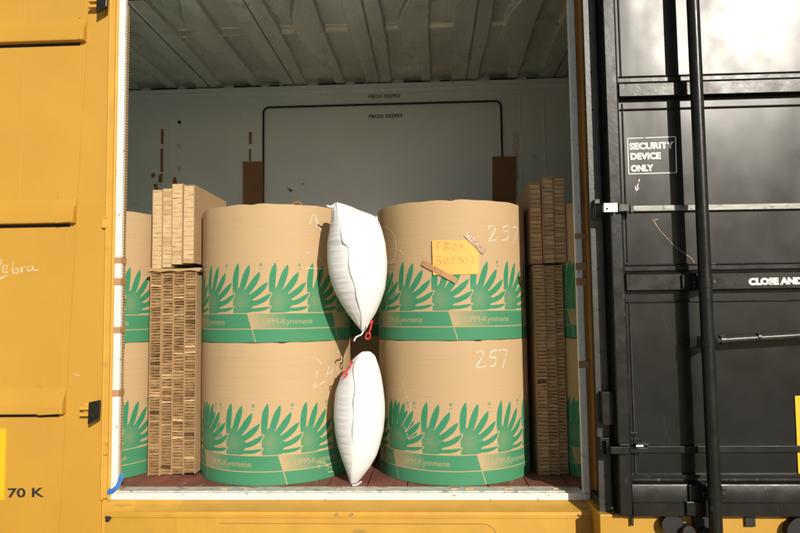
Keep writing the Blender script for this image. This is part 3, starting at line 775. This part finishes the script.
# scuffed patches at the wrap edges (torn print)
mb = MB()
for i in range(16):
    px = random.uniform(316, 328); py = random.uniform(462, 474); L = random.uniform(2, 7); h = random.uniform(.3, .8)
    mb.quad(onroll(px, py, LX, .0025), onroll(px+L, py-.5, LX, .0025), onroll(px+L-.6, py-h-.5, LX, .0025), onroll(px+.3, py-h, LX, .0025))
for i in range(16):
    px = random.uniform(517, 523); py = random.uniform(445, 472); L = random.uniform(1.5, 4); h = random.uniform(.4, 1.4)
o = mb.build('torn_patch', 'hcw'); o.parent = rl; o.matrix_parent_inverse = (Matrix.Translation(rl.location) @ Matrix.Rotation(rl.rotation_euler.z, 4, 'Z')).inverted()

# yellow note, taped on the upper right roll
nt_ = thing('paper_note', 'yellow paper note with pencilled FBOX 502903 taped to the roll', 'note', (onroll(456, 258, RX)))
def patch(poly, cx, off, n=10, curl=0):
    """a curved quad sheet on the roll from 4 px corners (tl, tr, br, bl)"""
    mb = MB(); tl, tr, br, bl = map(np.array, poly)
    for j in range(n+1):
        for i in range(n+1):
            s, t = i/n, j/n; q = (tl*(1-s)+tr*s)*(1-t)+(bl*(1-s)+br*s)*t
            mb.v.append(tuple(onroll(q[0], q[1], cx, off+curl*(1-s)**3*(1-abs(t-.4)))))
    for j in range(n):
        for i in range(n): k = j*(n+1)+i; mb.f.append((k, k+n+1, k+n+2, k+1)); mb.m.append(0)
    return mb
mbp = patch([(432, 240), (479, 240.5), (479, 274), (433, 275)], RX, .006, 12, .012)
# clip the upper right corner (torn): move vertices
nn = 13
for j in range(nn):
    for i in range(nn):
        s, t = i/12, j/12
        if s > .76 and t < .34*(s-.76)/.24:
            t2 = .34*(s-.76)/.24; q = np.array((432+47*s, 240+34.5*t2)); mbp.v[j*nn+i] = tuple(onroll(q[0], q[1], RX, .006))
mbp.build('note_sheet', 'note', nt_, smooth=True)
ts = [((447, 250), (462, 236.5)), ]
mb = patch([(450-3.5, 247.0), (453.5, 245), (463, 281), (456, 284)], RX, .0085, 4)
def tape(p0, p1, wpx, cx, m, name, parent, off=.009, label=None):
    d = np.array(p1, float)-np.array(p0, float); nrm = np.array((-d[1], d[0])); nrm = nrm/np.hypot(*nrm)*wpx/2; p0 = np.array(p0); p1 = np.array(p1)
    o = patch([tuple(p0-nrm), tuple(p1-nrm), tuple(p1+nrm), tuple(p0+nrm)], cx, off, 8).build(name, m, parent); 
    if label: o['label'] = label
tape((422.5, 262.5), (456.5, 281), 5.6, RX, 'tape', 'tape_strip', nt_, .0135)
tape((466, 233.5), (485, 252.5), 6.0, RX, 'oldtape', 'tape_strip', nt_, .009, 'crinkled clear tape strip')
st = [[(437.5, 243), (437, 250)], [(437.5, 243), (442, 242.4)], [(437.2, 246.5), (441, 246)], [(445, 242.5), (444.4, 250)], [(445, 242.5), (449, 243.5), (445, 246), (449.5, 248), (444.4, 250)],
      [(455, 243.5), (452, 246), (454, 249.5), (457, 246), (455, 243.5)], [(459, 243.5), (465, 248.5)], [(465, 243), (459.5, 249)],
      [(441, 256.5), (437, 257), (437, 260), (441, 261), (440.5, 264), (436.5, 264)], [(446, 257.5), (443.5, 260), (446, 263.5), (448.5, 260), (446, 257.5)], [(450, 258.5), (453, 256.5), (454, 259), (450, 263.5), (455, 263)],
      [(461, 257), (458, 257.5), (459, 260.5), (461.5, 258), (461, 257), (461, 264)], [(466, 257), (463.5, 260), (466, 263.5), (468.5, 260), (466, 257)], [(471, 257), (474, 257.5), (472, 260), (475, 262), (471, 264)]]
o = stroke_roll(st, RX, .38, 'pencil_writing', 'pencil', None, .0150); o.parent = nt_; o.matrix_parent_inverse = WORLD[nt_].inverted()

# ------------------------------------------------------------------ honeycomb board stacks
def panel(x0, x1, yf, dep, z0, z1, pitch, ncol_m, label, group, tilt=0, lean=0, jit=.4, inn='inner', rough=1):
    base = Vector((x0, yf, z0))
    t = thing('honeycomb_board', label, 'cardboard board', tuple(base), group)
    t.rotation_euler = (-tilt, lean, 0)
    W = x1-x0; Ht = z1-z0; rnd = random.Random(hash(label) % 1000 + int(x0*1000))
    mb = MB(); th = .004
    mb.box(0, th, 0, dep, 0, Ht); mb.box(W-th, W, 0, dep, 0, Ht)
    mb.quad((th, dep-.002, 0), (W-th, dep-.002, 0), (W-th, dep-.002, Ht), (th, dep-.002, Ht))
    mb.quad((th, .02, Ht-.003), (W-th, .02, Ht-.003), (W-th, dep, Ht-.003), (th, dep, Ht-.003))
    mb.build('liner', 'liner', t); 
    for o in t.children: o.matrix_parent_inverse = Matrix.Identity(4)
    mb = MB(); mb.quad((th, .045, 0), (W-th, .045, 0), (W-th, .045, Ht), (th, .045, Ht), 1)
    z = 0
    while z < Ht-.004:
        p = pitch*rnd.uniform(.85, 1.15)
        if z+p > Ht: p = Ht-z
        g = rnd.uniform(.003, .0055)*rough
        nseg = 3
        a0 = rnd.uniform(0, .003); a1 = rnd.uniform(.009, .015)*rough; d0 = [a0+rnd.uniform(0, .0015) for _ in range(nseg+1)]; d1 = [a1+rnd.uniform(0, .002) for _ in range(nseg+1)]
        zt = [z+p-g*.5+rnd.uniform(-1, 1)*.0012*jit for _ in range(nseg+1)]; zl = [z+g*.5+rnd.uniform(-1, 1)*.0012*jit for _ in range(nseg+1)]
        sl_ = rnd.uniform(-.003, .003)*jit
        flip = rnd.random() < .93
        q_ = rnd.random(); mi = 0 if q_ < ncol_m else (1 if inn == 'inner' and jit > 1.2 and q_ > .99 else 2)
        for i in range(nseg):
            xa, xb = th+(W-2*th)*i/nseg, th+(W-2*th)*(i+1)/nseg
            sa, sb = sl_*(i/nseg-.5), sl_*((i+1)/nseg-.5)
            ya, yb = (d0[i], d0[i+1]) if flip else (d1[i], d1[i+1]); yc_, yd = (d1[i], d1[i+1]) if flip else (d0[i], d0[i+1])
            # folded cell wall: slanted face plus a thin horizontal paper edge
            mb.quad((xa, yc_, zl[i]+sa), (xb, yd, zl[i+1]+sb), (xb, yb, zt[i+1]+sb), (xa, ya, zt[i]+sa), mi)
            mb.quad((xa, ya, zt[i]+sa), (xb, yb, zt[i+1]+sb), (xb, .045, zt[i+1]+sb), (xa, .045, zt[i]+sa), mi)
            mb.quad((xa, yc_, zl[i]+sa), (xb, yd, zl[i+1]+sb), (xb, .045, zl[i+1]+sb), (xa, .045, zl[i]+sa), mi)
        z += p
    o = mb.build('cell_core', ['hc', inn, 'hcw'], t); o.matrix_parent_inverse = Matrix.Identity(4)
    return t
GU, GL = 'upright honeycomb boards left of the rolls', 'upright honeycomb boards left of the rolls'
YF = .42
def pxx(px, py, Y=YF): return P(px, py, Y).x
zl_top = P(170, 269.5, YF).z
names = ['leftmost', 'second', 'third', 'rightmost']
# lower four
cols = [(149, 160.5), (160.5, 172), (172, 184), (184, 196)]
for i, (a, b) in enumerate(cols):
    yo = [0, .012, .004, -.006][i]
    panel(pxx(a, 370), pxx(b, 370)-.002, YF+yo, .95, .001+[0, .004, .008, .02][i], zl_top+[-.012, -.006, 0, -.008][i], .0235, .975,
          '%s of the four lower honeycomb boards left of the rolls' % names[i], GL, jit=1.6, rough=1.5)
cols = [(152.6, 162.6), (163, 172.4), (172.6, 183.2), (183.6, 194.6)]
tops = [189.5, 188.5, 184, 185.2]; bots = [268.5, 267.5, 264.5, 263.5]
for i, (a, b) in enumerate(cols):
    zt_, zb_ = P(165, tops[i], YF-.01).z, P(165, bots[i], YF-.01).z
    panel(pxx(a, 226), pxx(b, 226)-.001, YF-.01+[.004, 0, -.006, .003][i], .85, zb_, zt_, .0385, .12,
          '%s of the four upper honeycomb boards left of the rolls' % names[i], GU, tilt=-0, lean=0.0, jit=1, rough=.75)
# torn paper flap lying between upper and lower stacks
mb = MB(); zf = zl_top+.004
pts = [(149, 268.5), (146.5, 272.5), (152, 271.5), (160, 272.5), (170, 271), (178, 272), (190, 270.5), (199, 272), (202, 268.5), (199, 268), (184, 269), (165, 269)]
mb.prism([P(x, y, YF-.02) for x, y in pts], (0, .5, 0)); mb.v = [(x, y, z+.004) for x, y, z in mb.v]
single(mb.build('cardboard_sheet', 'liner'), 'thin torn cardboard sheet lying between upper and lower left honeycomb boards', 'cardboard')
GR = 'shaded upright honeycomb boards right of the rolls'
names3 = ['left', 'middle', 'right']
zr_top = P(550, 264.5, YF).z
for i, (a, b) in enumerate([(536.5, 547), (547, 557.5), (558, 566.5)]):
    panel(pxx(a, 370), pxx(b, 370)-.001, YF+.02*i, .95, .001, zr_top, .028, .9, '%s of the three shaded lower honeycomb boards right of the rolls' % names3[i], GR, jit=1.4)
for i, (a, b, t_, bt) in enumerate([(531, 542.5, 180.5, 263.5), (543.2, 554, 177, 263), (554.3, 565.3, 176.5, 262.5)]):
    panel(pxx(a, 220), pxx(b, 220)-.001, YF+[.05, 0, .0][i], .85, P(550, bt, YF).z, P(550, t_, YF).z, .036, .5, '%s of the three shaded upper honeycomb boards right of the rolls' % names3[i], GR, jit=1)

# ------------------------------------------------------------------ white dunnage bags
def interp(tab, s):
    tab = sorted(tab); xs_ = [t[0] for t in tab]
    return [float(np.interp(s, xs_, [t[k] for t in tab])) for k in range(1, len(tab[0]))]
def smooth1(a, n):
    for _ in range(n): a = np.concatenate([[a[0]], (a[:-2]+2*a[1:-1]+a[2:])/4, [a[-1]]])
    return a
def bag(rows, Yc, depth, name, label, seed, tips, ring, yfront):
    """rows: (py, left px, seam px, right px) down the bag, depth: half depth"""
    rs = random.Random(seed); n = 150; m = 96
    ys_ = np.linspace(rows[0][0], rows[-1][0], n)
    T = np.array(rows, float)
    l, s, r = [smooth1(np.interp(ys_, T[:, 0], T[:, k]), 10) if k != 2 else smooth1(np.interp(ys_, T[:, 0], T[:, k]), 1) for k in (1, 2, 3)]
    t = thing('air_bag', label, 'air bag', tuple(P(float(s[-1]), rows[-1][0], Yc)), 'white dunnage bags in the gap between the rolls')
    mb = MB(); wmax = (r-l).max()
    for j in range(n):
        q = (r[j]-l[j])/wmax; dep = depth*min(1, q*1.05)**.8
        cl = P(l[j], ys_[j], Yc); cr = P(r[j], ys_[j], Yc); cs = P(s[j], ys_[j], Yc-dep*.9)
        cb = (cl.x+cr.x)/2
        for i in range(m):
            a = 2*PI*i/m
            sgn = 1 if a < PI else -1; b = a if a < PI else 2*PI-a           # b: 0 front seam .. pi back
            side = cr.x if sgn > 0 else cl.x
            f = math.sin(b)**.85 if b < PI/2 else math.sin(b)
            mid = cs.x if b < PI/2 else cb+(cs.x-cb)*math.exp(-(b-PI/2)*3)
            x = mid+(side-mid)*f
            yy = -dep*(1-(b/(PI/2))**1.35) if b < PI/2 else dep*1.25*(1-math.cos(b-PI/2))
            z = (cl.z+cr.z)/2
            # wrinkles: running sideways from the seam, fading outwards
            wf = math.exp(-((b-.5)/.42)**2)*min(1, q*1.3)
            wz = j/n*60
            wr = math.sin(wz*1.7+2*math.sin(wz*.31+seed)+b*2.2*sgn)*math.sin(wz*.63+seed*1.3+sgn)
            fine = math.sin(wz*4.1+b*3+seed)*.35
            endp = (abs(j/n-.5)*2)**6
            wr2 = math.sin(b*14+seed)*endp*.9
            dd = (.0024*(wr+fine*.6)*wf*(1.25 if sgn < 0 else .55)+.006*wr2*(b < 2.2))
            x += sgn*dd*.55; yy -= dd*.8
            mb.v.append((x, Yc+yy, z))
    for j in range(n-1):
        for i in range(m): mb.f.append((j*m+i, (j+1)*m+i, (j+1)*m+(i+1) % m, j*m+(i+1) % m)); mb.m.append(0)
    mb.f.append(tuple(range(m))); mb.f.append(tuple((n-1)*m+m-1-i for i in range(m))); mb.m += [0, 0]
    mb.build('bag_body', 'bag', t, smooth='all')
    # folded seam flange standing out along the front edge, slightly wavy, folded to the left
    mb = MB(); L1 = []
    for j in range(0, n, 2):
        q = (r[j]-l[j])/wmax; dep = depth*min(1, q*1.05)**.8
        p = P(s[j], ys_[j], Yc-dep)
        L1.append(p)
    th = .0035
    for k in range(len(L1)-1):
        for (ox0, oy0, ox1, oy1) in ((0, .004, -.008, -.012),):
            w0 = .7+.3*math.sin(k*.35+seed); w1 = .7+.3*math.sin((k+1)*.35+seed)
            a, b = L1[k], L1[k+1]
            A0, A1 = a+Vector((.003, .012, 0)), a+Vector((-.012*w0, -.012*w0, 0)); B0, B1 = b+Vector((.003, .012, 0)), b+Vector((-.012*w1, -.012*w1, 0))
            mb.quad(A0, A1, B1, B0); mb.quad(A0+Vector((th, 0, 0)), B0+Vector((th, 0, 0)), B1+Vector((th, -.001, 0)), A1+Vector((th, -.001, 0))); mb.quad(A1, A1+Vector((th, -.001, 0)), B1+Vector((th, -.001, 0)), B1)
    mb.build('seam', 'bagseam', t)
    for tp in tips:
        mb = MB()
        if tp[0] == 'flap':
            mb.prism([P(x, y, tp[2]) for x, y in tp[1]], (0, .006, 0)); mb.build('corner_flap', 'bag', t, bevel=.0015)
        else:
            mb.tube([P(x, y, tp[2]) for x, y in tp[1]], tp[3], 8); mb.build('corner_tie', 'bag', t, smooth=True)
    # red inflation valve: strap with a ring, white string
    cx, cy, x1, y1, yv = ring
    mb = MB(); c = P(cx, cy, yv); n_ = 16
    ax = (P(x1, y1, yv)-c).normalized(); bx = Vector((ax.z, 0, -ax.x))
    mb.tube([c+ax*.024*math.cos(2*PI*i/n_)+bx*.017*math.sin(2*PI*i/n_) for i in range(n_+1)], .0055, 8)
    e = P(x1, y1, yv); mb.tube([c+ax*.022, c+ax*.06+bx*.006, e], [.006, .0075, .006], 8); mb.tube([e-ax*.012, e+ax*.012], .011, 8)
    mb.build('inflation_valve', 'red', t, smooth=True)
    return t
rowsU = [(203.2, 334.5, 336.5, 339), (206, 333, 338, 350), (211, 332, 338.6, 359), (215, 332, 339.5, 373), (220, 331.3, 340.5, 378), (230, 329.7, 342, 382), (243, 327.6, 344.4, 385.3), (246, 327.4, 348.5, 385.8), (262, 327.6, 350, 387.3), (275, 329.5, 352, 387),
         (290, 334.2, 356.5, 385), (303, 341, 359.5, 380.5), (314, 348.3, 361.4, 375.5), (323, 355.2, 362.6, 369.5), (331.5, 362.3, 363.4, 365)]
rowsL = [(351.5, 363, 365, 369.5), (354.5, 358, 361, 374.5), (360, 352, 357, 376.5), (368, 345, 355, 379.3), (377, 340.5, 354.5, 381.5), (391, 335.7, 356.2, 383.7), (404, 334.2, 354.6, 385), (416, 333.8, 354.3, 385), (431, 335.2, 354, 383.5),
         (445, 338, 353.5, 380), (456, 341.4, 353, 376.4), (467, 345.2, 352.7, 370), (477, 348.8, 352.3, 362), (485, 351.2, 352, 354.5), (486.5, 351.6, 352, 352.8)]
bag(rowsU, .10, .20, 'air_bag', 'upper white inflated dunnage bag wedged between the paper rolls', 1,
    [('flap', [(325.8, 205), (331, 205.6), (338, 202), (340, 208), (334, 208), (328, 207.2)], .06), ('tie', [(363.5, 331), (361.5, 334.5), (356, 337), (354, 341)], .02, .006)], (368, 336, 371.5, 322, -.04), 0)
bag(rowsL, .24, .20, 'air_bag', 'lower white dunnage bag whose tip touches the floor between rolls', 5,
    [('tie', [(352.5, 485.3), (357, 484.6), (361.5, 481.5)], .07, .006)], (345, 374, 351.5, 362.5, .09), 0)
bpy.context.view_layer.update()

# ------------------------------------------------------------------ small loose things
def flat(name, poly, Y, m, label, cat, group=None, th=.004):
    mb = MB(); mb.prism([P(x, y, Y) for x, y in poly], (0, th, 0)); return single(mb.build(name, m), label, cat, group)
def rc(x0, y0, x1, y1, sk=0): return [(x0, y0), (x1, y0-sk), (x1+sk, y1), (x0+sk, y1)]
G = 'brown card sheets against the far door edges'
flat('card_sheet', rc(243, 161.5, 263, 212), D-.03, 'cardp', 'brown card sheet against the far wall beside the left door seam', 'cardboard', G, .01)
flat('card_sheet', rc(492.5, 156.5, 515.8, 212), D-.03, 'cardp', 'brown card sheet against the far wall beside the right door seam', 'cardboard', G, .01)
G = 'brown tape scraps on the far wall'
for poly, lab in ((rc(161, 129, 163.3, 144), 'short brown tape scrap high on far wall above the left boards'), (rc(160.5, 148.5, 163, 172), 'long brown tape strip on far wall above the left boards'),
                  (rc(249, 132, 251.7, 144), 'upper brown tape scrap above the left card sheet'), (rc(249, 149, 251, 161), 'lower brown tape scrap just above the left card sheet'),
                  ([(151, 174), (154, 172.5), (155.5, 176), (152, 178)], 'small torn tape scrap left of the long tape strip'), ([(159, 175), (162.5, 173), (162, 183), (158, 182)], 'torn tape scrap right above the left boards'),
                  ([(153, 184), (157, 184), (158, 189.5), (155, 189)], 'tape scrap directly behind the top of the left boards'), ([(173, 178), (176, 177), (177, 184), (172.5, 184)], 'square tape scrap behind third left board top'),
                  ([(287, 187.5), (293, 190), (290, 192.5)], 'small brown torn scrap on the far door'), ([(302, 183), (304, 183.5), (303.5, 185)], 'tiny brown speck of paper on the far door')):
    flat('tape_scrap', poly, D-.008 if 'far door' not in lab else D+.004, 'cardp', lab, 'tape', G)
flat('glue_smear', [(513, 133), (516, 131), (519, 140), (517, 160), (519, 178), (515.5, 180), (514.5, 160), (512.5, 148)], D-.007, 'smear', 'pale glue smear on the far wall right of the door seam', 'smear')
for poly, lab in ((rc(177.3, 144.5, 181, 148.5), 'upper pale square sticker on the left far wall'), (rc(177.3, 166.5, 181, 171), 'lower pale square sticker on the left far wall')):
    flat('wall_sticker', poly, D-.006, 'smear', lab, 'sticker', 'pale stickers on the far wall')
mb = MB(); p = P(179.5, 122.3, D); mb.tube([(p.x, D-.006, p.z), (p.x, D+.0, p.z)], .022, 14); part(mb, 'wall_hole', 'dark')
flat('cardboard_scrap', [(290.5, 206), (292, 203.5), (298, 201), (299.5, 201.3), (304, 206), (302.5, 206), (298.3, 202.6), (293, 204.2)], .72, 'cardp', 'folded cardboard scrap standing on the left upper roll', 'cardboard', None, .05)
G = 'brown tape pieces wrapped over the doorway seal'
for (x0, y0, x1, y1), mm, lab in (((115, 257.3, 122.8, 263), 'tape', 'upper brown tape piece on the left doorway seal'), ((116, 278, 121.6, 285), 'tape', 'second brown tape piece on the left doorway seal'),
                              ((112, 327, 121.5, 333), 'tape', 'third brown tape piece on the left doorway seal'), ((113, 390, 120.6, 396.5), 'tape', 'lowest brown tape piece on the left doorway seal')):
    a = P(x0, y0, -.045); b = P(x1, y1, -.045); mb = MB(); xa_ = max(a.x, XL-.052-.03)
    mb.box(XL-.058, XL+.003, -.0405, -.0365, b.z, a.z); mb.box(XL+.0005, XL+.003, -.0365, .05, b.z, a.z)
    single(mb.build('tape_piece', mm), lab, 'tape', G)
for (y0, y1), lab in (((233.5, 239), 'upper brown tape piece on the right doorway seal'), ((263, 270), 'second brown tape piece on the right doorway seal'), ((278, 285.5), 'third brown tape piece on the right doorway seal'), ((361, 368), 'lowest brown tape piece on the right doorway seal')):
    mb = MB(); a, b = P(577, y0, -.04).z, P(577, y1, -.04).z; mb.box(XR-.003, XR+.075, -.0405, -.0365, b, a); single(mb.build('tape_piece', 'tape'), lab, 'tape', G)
mb = MB(); pts = [P(122, 474, -.045), P(120, 480, -.05), P(117, 487, -.06), P(112, 491, -.06), P(107.5, 493, -.055)]
for o_ in (0, 1): mb.ribbon([p+Vector((.004*o_, .006*o_, .003*o_)) for p in pts], .032-.006*o_)
mb.tube(pts, [.004, .011, .009, .012, .005], 8)
mb.tube([P(107.5, 493, -.055), P(110, 488.5, -.06)], .007, 8)
single(mb.build('blue_strap', 'blue', smooth=True), 'frayed blue strap end hanging over the lower left doorway corner', 'strap')
# splinters and chips on the threshold
for i, (px, py) in enumerate(((455, 495), (470, 495.5), (224, 494), (509, 497.5), (556, 495))):
    p = P(px, py, .03); mb = MB(); L = .02+.012*(i % 2)
    mb.prism([(p.x-L, .03, -.002), (p.x+L*.8, .04, -.002), (p.x+L, .055, -.002), (p.x-L*.4, .052, -.002)], (0, 0, .007))
    single(mb.build('wood_chip', 'wood'), 'small wood chip lying on the worn doorway threshold', 'wood chip', 'wood chips on the threshold')
